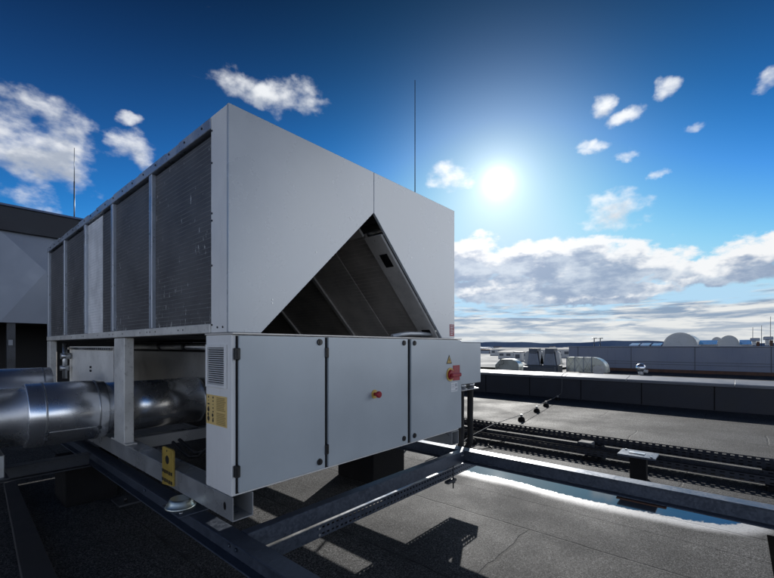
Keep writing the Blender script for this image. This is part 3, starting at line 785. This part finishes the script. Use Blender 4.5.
# ------------------------------------------------------------------ building behind on the left
bd = empty('plant_room', (-3, 9, 0), 'blue grey clad plant room with dark roof fascia and black opening at left', 'building')  # right end lengthened, hidden by the chiller, to shade the roof at left
p = MB(); p.box(-9, 11, 7.9, 8.3, 3.50, 3.925); p.build('fascia', M['fascia'], bd)
p = MB(); p.box(-9.03, 11.03, 7.86, 8.3, 3.926, 3.965, .004); p.build('fascia_trim', M['fascia_top'], bd)
p = MB(); p.box(-9, 11, 8.31, 13, 3.6, 3.9); p.build('roof', M['fascia'], bd)
p = MB()
for i in range(-6, 9):                                    # folded diamond panels
    x0, x1, z0, z1 = -.16+i*1.28, -.16+(i+1)*1.28, 1.835, 3.497
    if x0 < -8.9 or x1 > 11: continue
    c = ((x0+x1)/2, 7.93, z0+(z1-z0)*.6)
    q = [(x0+.004, 8.0, z0), (x1-.004, 8.0, z0), (x1-.004, 8.0, z1), (x0+.004, 8.0, z1)]
    for a in range(4): p.quad(q[a], q[(a+1) % 4], c)
p.build('cladding', M['clad_a'], bd)
p = MB(); p.box(-9, 11, 8.02, 8.1, 1.84, 3.5); p.box(-9, 11, 10.4, 10.5, 0, 3.5); p.box(3.3, 11, 8.11, 10.39, 0, 3.49); p.box(-9, 3.3, 8.11, 10.39, 1.85, 1.9); p.build('back_wall', M['dark'], bd)
p = MB(); p.box(-.06, .06, 8.05, 8.17, 0, 1.835, .004); p.m(1); p.box(-.04, .02, 8.035, 8.049, 1.42, 1.52); p.build('post', [M['steel_dark'], M['cap']], bd)
def mast(x, y, z0, z1, r, lab):
    o = empty('lightning_mast', (x, y, z0), lab, 'mast')
    p = MB(); p.cyl((x, y, z0+.06), (x, y, z0+(z1-z0)*.62), r, seg=10); p.cyl((x, y, z0+(z1-z0)*.62), (x, y, z1), r*.62, r*.4, seg=10); p.build('rod', M['mast'], o)
    p = MB(); p.lathe([(.16, 0), (.16, .04), (.1, .08), (.03, .09)], (x, y, z0), 'z', 18); p.build('foot', M['stone'], o)
mast(3.757, 1.602, 0, 5.38, .013, 'tall thin lightning mast rising behind the chiller top')
mast(1.18, 9.3, 3.9, 5.9, .014, 'thin lightning mast on the plant room roof at left')

# ------------------------------------------------------------------ things beyond the parapet
fb = empty('low_roof_building', (30, 0, 0), 'long low blue grey clad roof building beyond the parapet at right', 'building')
p = MB(); p.box(25, 40, -30, 5.75, .16, 1.37, .01); p.build('wall', M['far_wall'], fb)
p = MB(); p.box(24.9, 40, -30, 5.8, 1.3705, 1.41, .005); p.build('roof_edge', M['hood'], fb)
p = MB(); p.box(24.96, 25, -30, 5.74, .0, .159); p.build('base_strip', M['rust'], fb)
p = MB()
for y in (2.4, -.45, -3.3, -6.2, 5.2): p.box(24.985, 24.9995, y, y+.03, .17, 1.36)
for z in (.42, .55): p.box(24.982, 24.9995, -30, 5.7, z, z+.02)
p.build('panel_joint', M['far_dark'], fb)
def vault(x0, x1, yc, r, zb, h, lab):
    p = MB(); poly = [(yc+r*math.cos(t), zb+h*math.sin(t)) for t in [math.pi*k/24 for k in range(25)]]
    p.prism(poly, 'x', x0, x1, 0)
    p.m(1)
    for k in range(-3, 4):
        yy = yc+k*r*.27; hh = h*math.sqrt(max(0, 1-(k*.27)**2))
        p.box(x0-.008, x0-.002, yy-.008, yy+.008, zb, zb+hh-.03)
    for k in range(24):
        a, c = poly[k], poly[k+1]
        p.prism([a, c, (yc+(c[0]-yc)*1.05, zb+(c[1]-zb)*1.05), (yc+(a[0]-yc)*1.05, zb+(a[1]-zb)*1.05)], 'x', x0-.05, x0-.0205)
    o = empty('barrel_skylight', ((x0+x1)/2, yc, zb), lab, 'skylight')
    p.build('vault', [M['far_dome'], M['far_dome']], o)
    p = MB(); p.box(x0-.1, x1+.1, yc-r-.1, yc+r+.1, 1.41, zb-.001); p.build('kerb', M['far_white'], o)
vault(29, 34, .53, .80, 1.46, .74, 'largest pale barrel skylight on the low roof building')
vault(29, 33, -1.73, .44, 1.46, .54, 'small pale barrel skylight right of the largest one')
vault(34.5, 37, -1.05, .30, 1.62, .40, 'smallest barrel skylight, half hidden behind the others')
for y0, y1, lab in ((-.25, -1.15, 'blue low skylight strip between the two barrel skylights'), (-2.2, -2.75, 'blue low skylight strip right of the small barrel skylight')):
    o = empty('skylight_strip', (31.3, (y0+y1)/2, 1.41), lab, 'skylight')
    p = MB(); p.prism([(31, 1.52), (32.4, 1.80), (32.4, 1.52)], 'y', y1, y0); p.build('glazing', M['solar'], o)
    p = MB(); p.box(30.9, 32.5, y1-.03, y0+.03, 1.41, 1.519); p.build('kerb', M['far_white'], o)
for k, (y, lab) in enumerate(((2.75, 'leftmost tilted roof panel on the low building'), (2.2, 'middle tilted roof panel on the low building'), (1.62, 'rightmost tilted roof panel beside the largest skylight'))):
    o = empty('tilted_panel', (27, y, 1.41), lab, 'roof panel', 'tilted panels on the low building')
    p = MB(); p.prism([(26.6, 1.45), (27.5, 1.60), (27.5, 1.57), (26.6, 1.42)], 'y', y-.4, y+.05); p.build('panel', M['solar'], o)
    for ys in (y-.38, y):
        p = MB(); p.box(27.4, 27.45, ys, ys+.04, 1.41, 1.565); p.build('stand', M['far_dark'], o)
for y, h, lab in ((-2.83, 1.86, 'white rooftop ventilator with dark base, left one at far right'), (-3.36, 1.93, 'white rooftop ventilator with dark base, right one at far right')):
    o = empty('roof_ventilator', (29, y, 1.41), lab, 'ventilator')
    p = MB(); p.box(28.9, 29.3, y-.2, y+.2, h-.18, h, .02); p.build('cowl', M['hood'], o)
    p = MB(); p.box(28.95, 29.25, y-.04, y+.12, 1.45, h-.181, .01); p.build('body', M['far_white'], o)
    p = MB(); p.box(28.93, 29.28, y-.19, y-.06, 1.41, h-.2); p.build('leg', M['rust'], o)
for y, h, lab in ((-2.75, 2.47, 'short thin rod above the left rooftop ventilator'), (-3.11, 2.57, 'thin rod between the two rooftop ventilators'), (-3.47, 3.04, 'tallest thin rod by the right rooftop ventilator')):
    p = MB(); p.cyl((29.5, y, 1.41), (29.5, y, h), .014, seg=6); tag(p.build('air_rod', M['mast']), lab, 'rod')
o = empty('roof_vent_pair', (27, 4.6, 1.41), 'dark T shaped vent pipe frames standing on left end of the low building', 'vent pipes')
for y in (4.80, 4.45):
    p = MB(); p.cyl((27, y, 1.41), (27, y, 1.90), .03, seg=8); p.cyl((27, y-.16, 1.91), (27, y+.16, 1.91), .025, seg=8); p.build('vent_pipe', M['mast'], o)
# duct with elbow
o = empty('air_duct', (20.4, 3.6, 0), 'silver rectangular air duct with a rounded elbow end', 'duct')
p = MB(); p.box(20, 20.7, 3.2, 4.38, .14, .86, .01)
p.m(1)
for y in (4.36, 3.98, 3.58, 3.22): p.box(19.985, 20.72, y-.015, y+.015, .13, .875)
p.build('duct_run', [M['duct'], M['hood']], o)
p = MB(); poly = [(3.19, .86)] + [(3.19-.62*math.sin(R(a)), .24+.62*math.cos(R(a))) for a in range(8, 91, 8)] + [(2.57, .14), (3.19, .14)]
p.prism(poly, 'x', 20, 20.7, .008); p.build('duct_elbow', M['duct'], o)
p = MB(); p.lathe([(.26, 0), (.26, .03), (.20, .031), (.2, .012)], (19.96, 2.9, .26), 'x', 28); p.build('flange', M['alu_dull'], o)
p = MB()
for y0, y1 in ((4.34, 4.0), (3.96, 3.6), (3.56, 3.24)):
    for a, c in (((y0, .2), (y1, .82)), ((y0, .82), (y1, .2))): p.cyl((19.996, a[0], a[1]), (19.996, c[0], c[1]), .008, seg=6)
p.build('cross_brace', M['alu_dull'], o)
o = empty('ball_vent', (22, 1.5, .1), 'small shiny ball shaped roof vent beyond the parapet', 'vent')
p = MB(); p.lathe([(.22*math.sin(math.pi*k/12)+.001, -.22*math.cos(math.pi*k/12)) for k in range(13)], (22, 1.5, .34), 'z', 24); p.build('ball', M['alu'], o)
p = MB(); p.cyl((22, 1.5, 0), (22, 1.5, .16), .12, seg=16); p.cyl((22, 1.2, .17), (22, 1.42, .2), .08, seg=12); p.build('collar', M['far_white'], o)
# two exhaust hoods on a kerb
for yc, side, lab in ((6.05, -1, 'left trapezoid exhaust hood with dark louvre top beyond the parapet'), (5.2, 1, 'right trapezoid exhaust hood with dark louvre top beyond the parapet')):
    o = empty('exhaust_hood', (20.3, yc, .3), lab, 'exhaust hood', 'trapezoid exhaust hoods')
    p = MB(); p.prism([(yc-.32, .42), (yc+.32, .42), (yc+.21, 1.04), (yc-.21, 1.04)], 'x', 20, 20.5, .01); p.build('hood_body', M['hood'], o)
    p = MB(); p.box(19.97, 20.53, yc-.22, yc+.22, 1.042, 1.29, .01); p.m(1)
    for k in range(4): p.box(19.955, 19.969, yc-.2, yc+.2, 1.07+k*.055, 1.085+k*.055)
    p.build('louvre', [M['far_dark'], M['hood']], o)
    for s in (-1, 1):
        p = MB(); p.prism([(yc+s*.34, .42), (yc+s*.52, .5), (yc+s*.42, 1.1), (yc+s*.24, 1.16)], 'x', 20.1, 20.4, .005); p.build('side_flap', M['far_white'], o)
    p = MB(); p.box(19.9, 20.6, yc-.45, yc+.42, .0, .415); p.build('kerb', M['far_dark'], o)
p = MB(); p.box(18.6, 18.9, 4.5, 7.4, 0, .38, .01); tag(p.build('cable_duct', M['far_dark']), 'long low dark duct on the roof in front of the two exhaust hoods', 'duct')
o = empty('cowl_vent', (16.2, 5.7, 0), 'rounded silver cowl vent nearest the parapet at left', 'vent')
p = MB(); poly = [(5.14, .2), (5.14, .5)] + [(5.62-.48*math.cos(R(a)), .5+.34*math.sin(R(a))) for a in range(15, 91, 15)] + [(6.0, .82), (6.26, .56), (6.26, .2)]
p.prism(poly, 'x', 16, 16.5, .015); p.build('cowl', M['duct'], o)
p = MB(); p.box(15.99, 16.51, 5.3, 6.1, 0, .199); p.build('kerb', M['far_dark'], o)
# pale sheds further out
def shed(x0, x1, y0, y1, zr, lab, n=6, zb=.125):
    o = empty('pale_shed', ((x0+x1)/2, (y0+y1)/2, zb), lab, 'building')
    p = MB(); p.box(x0, x1, y0, y1, zb, zr, .02); p.build('wall', M['far_white'], o)
    p = MB(); p.prism([(x0-.1, zr+.001), ((x0+x1)/2, zr+.25), (x1+.1, zr+.001)], 'y', y0-.1, y1+.1); p.build('roof', M['far_roof'], o)
    for k in range(n):
        y = y0+(k+.5)*(y1-y0)/n
        p = MB(); p.box(x0-.03, x0-.002, y-.22, y+.22, zb+(zr-zb)*.45, zb+(zr-zb)*.78); p.build('window', M['far_dark'], o)
shed(45, 52, 9, 13.2, 1.05, 'pale shed with windows right behind the exhaust hoods', 5)
shed(50, 58, 15, 23.5, .98, 'long pale shed with windows behind the cowl vent', 9)
shed(38, 42, 13.6, 16.6, .80, 'small pale shed just beside the junction box, far off', 4)
for i, (x, y, h, lab) in enumerate(((33, 12.4, .85, 'white box vent on the pale roof, leftmost'), (30, 8.3, .75, 'white box vent on the pale roof, beside the exhaust hoods'), (34, 7.3, .95, 'white box vent on the pale roof, nearest the blue grey building'), (36, 10.3, .7, 'white box vent on the pale roof, between the sheds'))):
    p = MB(); p.box(x, x+.6, y-.35, y+.35, .121, h, .02); p.m(1); p.box(x-.03, x+.63, y-.4, y+.4, h+.001, h+.07, .01); p.box(x-.012, x-.001, y-.2, y+.2, .35, h-.15)
    tag(p.build('box_vent', [M['far_white'], M['far_dark']]), lab, 'vent', 'white box vents on the pale roof')

# ------------------------------------------------------------------ sky and sun
SUN_AZ, SUN_EL = R(64.5), R(21.5)                  # from +y towards +x
sd = Vector((math.sin(SUN_AZ)*math.cos(SUN_EL), math.cos(SUN_AZ)*math.cos(SUN_EL), math.sin(SUN_EL)))
w = bpy.data.worlds.new('World'); sc.world = w; w.use_nodes = True
t = NT(w.node_tree); w.node_tree.nodes.clear()
out = t.new('ShaderNodeOutputWorld'); bg = t.new('ShaderNodeBackground'); bg.inputs['Strength'].default_value = .1
t.link(bg.outputs[0], out.inputs[0])
sky = t.new('ShaderNodeTexSky'); sky.sky_type = 'NISHITA'; sky.sun_disc = False
sky.sun_elevation = SUN_EL; sky.sun_rotation = SUN_AZ; sky.air_density = 1.0; sky.dust_density = .2; sky.ozone_density = 2.5; sky.altitude = 300
dirv = t.new('ShaderNodeTexCoord').outputs['Generated']
sx = t.new('ShaderNodeSeparateXYZ'); t.link(dirv, sx.inputs[0])
X, Y, Z = sx.outputs
Aa = t.math('ARCTAN2', X, Y); Ee = t.math('ARCSINE', Z)
dt = t.new('ShaderNodeVectorMath'); dt.operation = 'DOT_PRODUCT'; dt.inputs[1].default_value = sd; t.link(dirv, dt.inputs[0])
G = dt.outputs['Value']; Gp = t.math('MAXIMUM', G, 0.0)
# clear sky: deepen and saturate
hs = t.new('ShaderNodeHueSaturation'); hs.inputs['Saturation'].default_value = 1.0; hs.inputs['Value'].default_value = 1.0
t.link(sky.outputs[0], hs.inputs['Color'])
sp = t.new('ShaderNodeSeparateColor'); t.link(hs.outputs[0], sp.inputs[0])
cc = t.new('ShaderNodeCombineColor')
for i, (k, pw) in enumerate(((.13, 1.0), (1.42, 1.7), (1.80, 1.7))):
    q = t.math('POWER', t.math('MULTIPLY', sp.outputs[i], .1), pw)
    t.link(t.math('MINIMUM', t.math('MULTIPLY', q, k*10), 9.0), cc.inputs[i])
pale = t.ss(sp.outputs[1], 3.1, 8.5, 0.0, .85)
clear = t.mix(pale, cc.outputs[0], (5.2, 6.6, 8.9))
deep = t.new('ShaderNodeVectorMath'); deep.operation = 'SCALE'; t.link(clear, deep.inputs[0]); t.link(t.ss(Ee, .18, .80, 1.0, .16), deep.inputs['Scale'])
clear = deep.outputs[0]
# clouds
_, wc = t.noise(dirv, 11, 6, .6)
ws = t.new('ShaderNodeSeparateColor'); t.link(wc, ws.inputs[0])
Aw = t.math('ADD', Aa, t.math('MULTIPLY', t.math('SUBTRACT', ws.outputs[0], .5), .075))
Ew = t.math('ADD', Ee, t.math('MULTIPLY', t.math('SUBTRACT', ws.outputs[1], .5), .05))
BL = [(0.1364, 0.3523, 0.0873, 0.0843), (0.113, 0.3902, 0.0513, 0.0587), (0.1757, 0.3254, 0.0527, 0.0426), (0.2904, 0.3914, 0.0426, 0.0294), (0.2833, 0.4389, 0.0193, 0.0126), (0.49, 0.552, 0.062, 0.026), (0.565, 0.540, 0.070, 0.020), (0.632, 0.5399, 0.070, 0.032), (1.0238, 0.394, 0.0533, 0.0295), (1.3456, 0.4859, 0.0194, 0.0242), (1.391, 0.4549, 0.0276, 0.015), (1.4649, 0.4823, 0.0168, 0.0184), (1.3261, 0.4166, 0.0297, 0.0155), (1.3101, 0.4083, 0.0161, 0.0112), (1.3929, 0.3886, 0.0184, 0.0107), (1.4445, 0.3465, 0.0155, 0.0104), (1.3705, 0.2873, 0.0642, 0.0368), (1.6177, 0.4533, 0.0183, 0.018), (1.5134, 0.413, 0.014, 0.0138), (1.02, 0.20, 0.17, 0.062), (1.2309, 0.195, 0.21, 0.055), (1.30, .175, .19, .04), (1.3629, 0.1604, 0.0856, 0.0261), (1.1303, 0.1342, 0.2077, 0.0383), (1.3437, 0.1189, 0.1555, 0.022), (1.5181, 0.1392, 0.1084, 0.0236), (1.6112, 0.1729, 0.066, 0.029), (1.5771, 0.1455, 0.0702, 0.0262)]
def density(A, E, blobs, grow=1.15):
    d = None
    for a, e, wa, we in blobs:
        u = t.math('MULTIPLY', t.math('SUBTRACT', A, a), 1/(wa*grow)); v = t.math('MULTIPLY', t.math('SUBTRACT', E, e), 1/(we*grow))
        q = t.math('SUBTRACT', 1.0, t.math('ADD', t.math('MULTIPLY', u, u), t.math('MULTIPLY', v, v)))
        gain = 1.0+min(.9, max(0, (wa-.03)*10))
        q = t.math('MULTIPLY', q, gain)
        d = q if d is None else t.math('MAXIMUM', d, q)
    return t.math('MAXIMUM', d, -1.6)
def cnoise(off, stretch, scale, det, rough):
    a = t.new('ShaderNodeVectorMath'); a.operation = 'ADD'; a.inputs[1].default_value = off; t.link(dirv, a.inputs[0])
    return t.math('SUBTRACT', t.noise(t.scale(a.outputs[0], (1, 1, stretch)), scale, det, rough)[0], .52)
up = (sd.x*.012, sd.y*.012, .018)
SM = [q if q[2] > .04 else (q[0], q[1], q[2]*1.25, q[3]*.8) for q in BL if q[1] > .25]; BK = [q for q in BL if q[1] <= .25]
def dens_small(E, off, det): return t.math('ADD', density(Aw, E, SM), t.math('ADD', t.math('MULTIPLY', cnoise(off, 1.5, 13, 3, .5), 3.6), t.math('MULTIPLY', cnoise(off, 1.7, 34, det, .56), 2.2)))
def dens_bank(E, off, det): return t.math('ADD', density(Aw, E, BK, 1.08), t.math('ADD', t.math('MULTIPLY', cnoise(off, 2.4, 7, 3, .55), 5.0), t.math('MULTIPLY', cnoise(off, 1.9, 22, det, .62), 2.8)))
ds1 = dens_small(Ew, (0, 0, 0), 8); ds2 = dens_small(t.math('ADD', Ew, .020), up, 3)
db1 = dens_bank(Ew, (0, 0, 0), 8); db2 = dens_bank(t.math('ADD', Ew, .030), up, 3)
ms, mb = t.ss(ds1, -.15, 1.75), t.ss(db1, -.2, .7)
# streaky layer low over the horizon
cv = t.new('ShaderNodeCombineXYZ'); t.link(t.math('MULTIPLY', Aa, 5.0), cv.inputs[0]); t.link(t.math('MULTIPLY', Ee, 42.0), cv.inputs[1])
s1, _ = t.noise(cv.outputs[0], 1.15, 8, .62, .4)
cover = t.ss(Ee, .04, .155, .20, -.22)
m2 = t.ss(t.math('ADD', s1, cover), .47, .64)
s2, _ = t.noise(cv.outputs[0], 2.1, 7, .6, .3)
# unseen bright cloud added behind the camera to light the shaded panels
bk, _ = t.noise(dirv, 2.4, 7, .6)
away = t.ss(G, -.05, -.45)
m3 = t.math('MULTIPLY', t.ss(t.math('ADD', bk, t.ss(Ee, .10, .50, .16, -.36)), .44, .6), away)
lit = t.ss(ds2, 1.7, .1); litb = t.ss(db2, 1.05, -.1)
near = t.math('POWER', Gp, 14.0)
ccol = t.mix(lit, (4.2, 4.7, 5.6), (8.9, 9.1, 9.4))
ccol = t.mix(t.math('MULTIPLY', near, .6), ccol, (10.5, 10.5, 10.2))
under = t.mix(t.ss(cnoise((.3, .1, .2), 2.5, 12, 6, .6), -.14, .16), (3.0, 3.8, 5.2), (6.0, 6.7, 7.6))
bcol = t.mix(litb, under, (9.2, 9.3, 9.4))
scol = t.mix(t.ss(s2, .38, .62), (2.6, 3.5, 4.8), (8.2, 8.3, 8.2))
c = t.mix(m2, clear, scol)
c = t.mix(mb, c, bcol)
c = t.mix(t.math('MULTIPLY', ms, .96), c, ccol)
c = t.mix(m3, c, (16.5, 17.6, 19.5))
# a bright cloud mass added out of view at right to brighten the panels
md = t.math('ADD', t.math('POWER', t.math('MULTIPLY', t.math('SUBTRACT', Aa, R(128)), 1/R(26)), 2.0), t.math('POWER', t.math('MULTIPLY', t.math('SUBTRACT', Ee, R(8)), 1/R(24)), 2.0))
c = t.mix(t.ss(t.math('ADD', md, t.math('MULTIPLY', bk, -.8)), .75, .1), c, (21.0, 21.8, 23.0))
hz = t.ss(Ee, .0, .075, .55, 0.0)
c = t.mix(hz, c, (7.4, 7.5, 7.4))
# glow round the sun
def glow(p, amt, rgb):
    g = t.math('MULTIPLY', t.math('POWER', Gp, p), amt)
    v = t.new('ShaderNodeVectorMath'); v.operation = 'SCALE'; v.inputs[0].default_value = rgb; t.link(g, v.inputs['Scale'])
    return v.outputs[0]
for p_, a_, rgb in ((2400.0, 7.0, (1, .98, .93)), (400.0, 3.4, (1, 1, .98)), (60.0, 2.3, (1.15, .95, .85)), (12.0, .6, (.15, .6, 1.05))):
    c = t.mix(1.0, c, glow(p_, a_, rgb), 'ADD')
t.link(c, bg.inputs['Color'])

sun = bpy.data.lights.new('sun', 'SUN'); sun.energy = 5.0; sun.angle = R(.5); sun.color = (1, .97, .92)
so = bpy.data.objects.new('sun', sun); col.objects.link(so)
so.rotation_euler = (-sd).to_track_quat('-Z', 'Y').to_euler()

# ------------------------------------------------------------------ camera
cam = bpy.data.cameras.new('camera'); co = bpy.data.objects.new('camera', cam); col.objects.link(co)
cam.sensor_width = 36; cam.lens = 36*401.6/774; cam.shift_y = (346.33-289)/774
cam.clip_start = .05; cam.clip_end = 20000
co.location = (-1.049, -2.0145, 1.5233); co.rotation_euler = (R(90), 0, -.8561)
sc.camera = co
sc.view_settings.view_transform = 'Standard'; sc.view_settings.look = 'None'; sc.view_settings.exposure = 0; sc.view_settings.gamma = 1
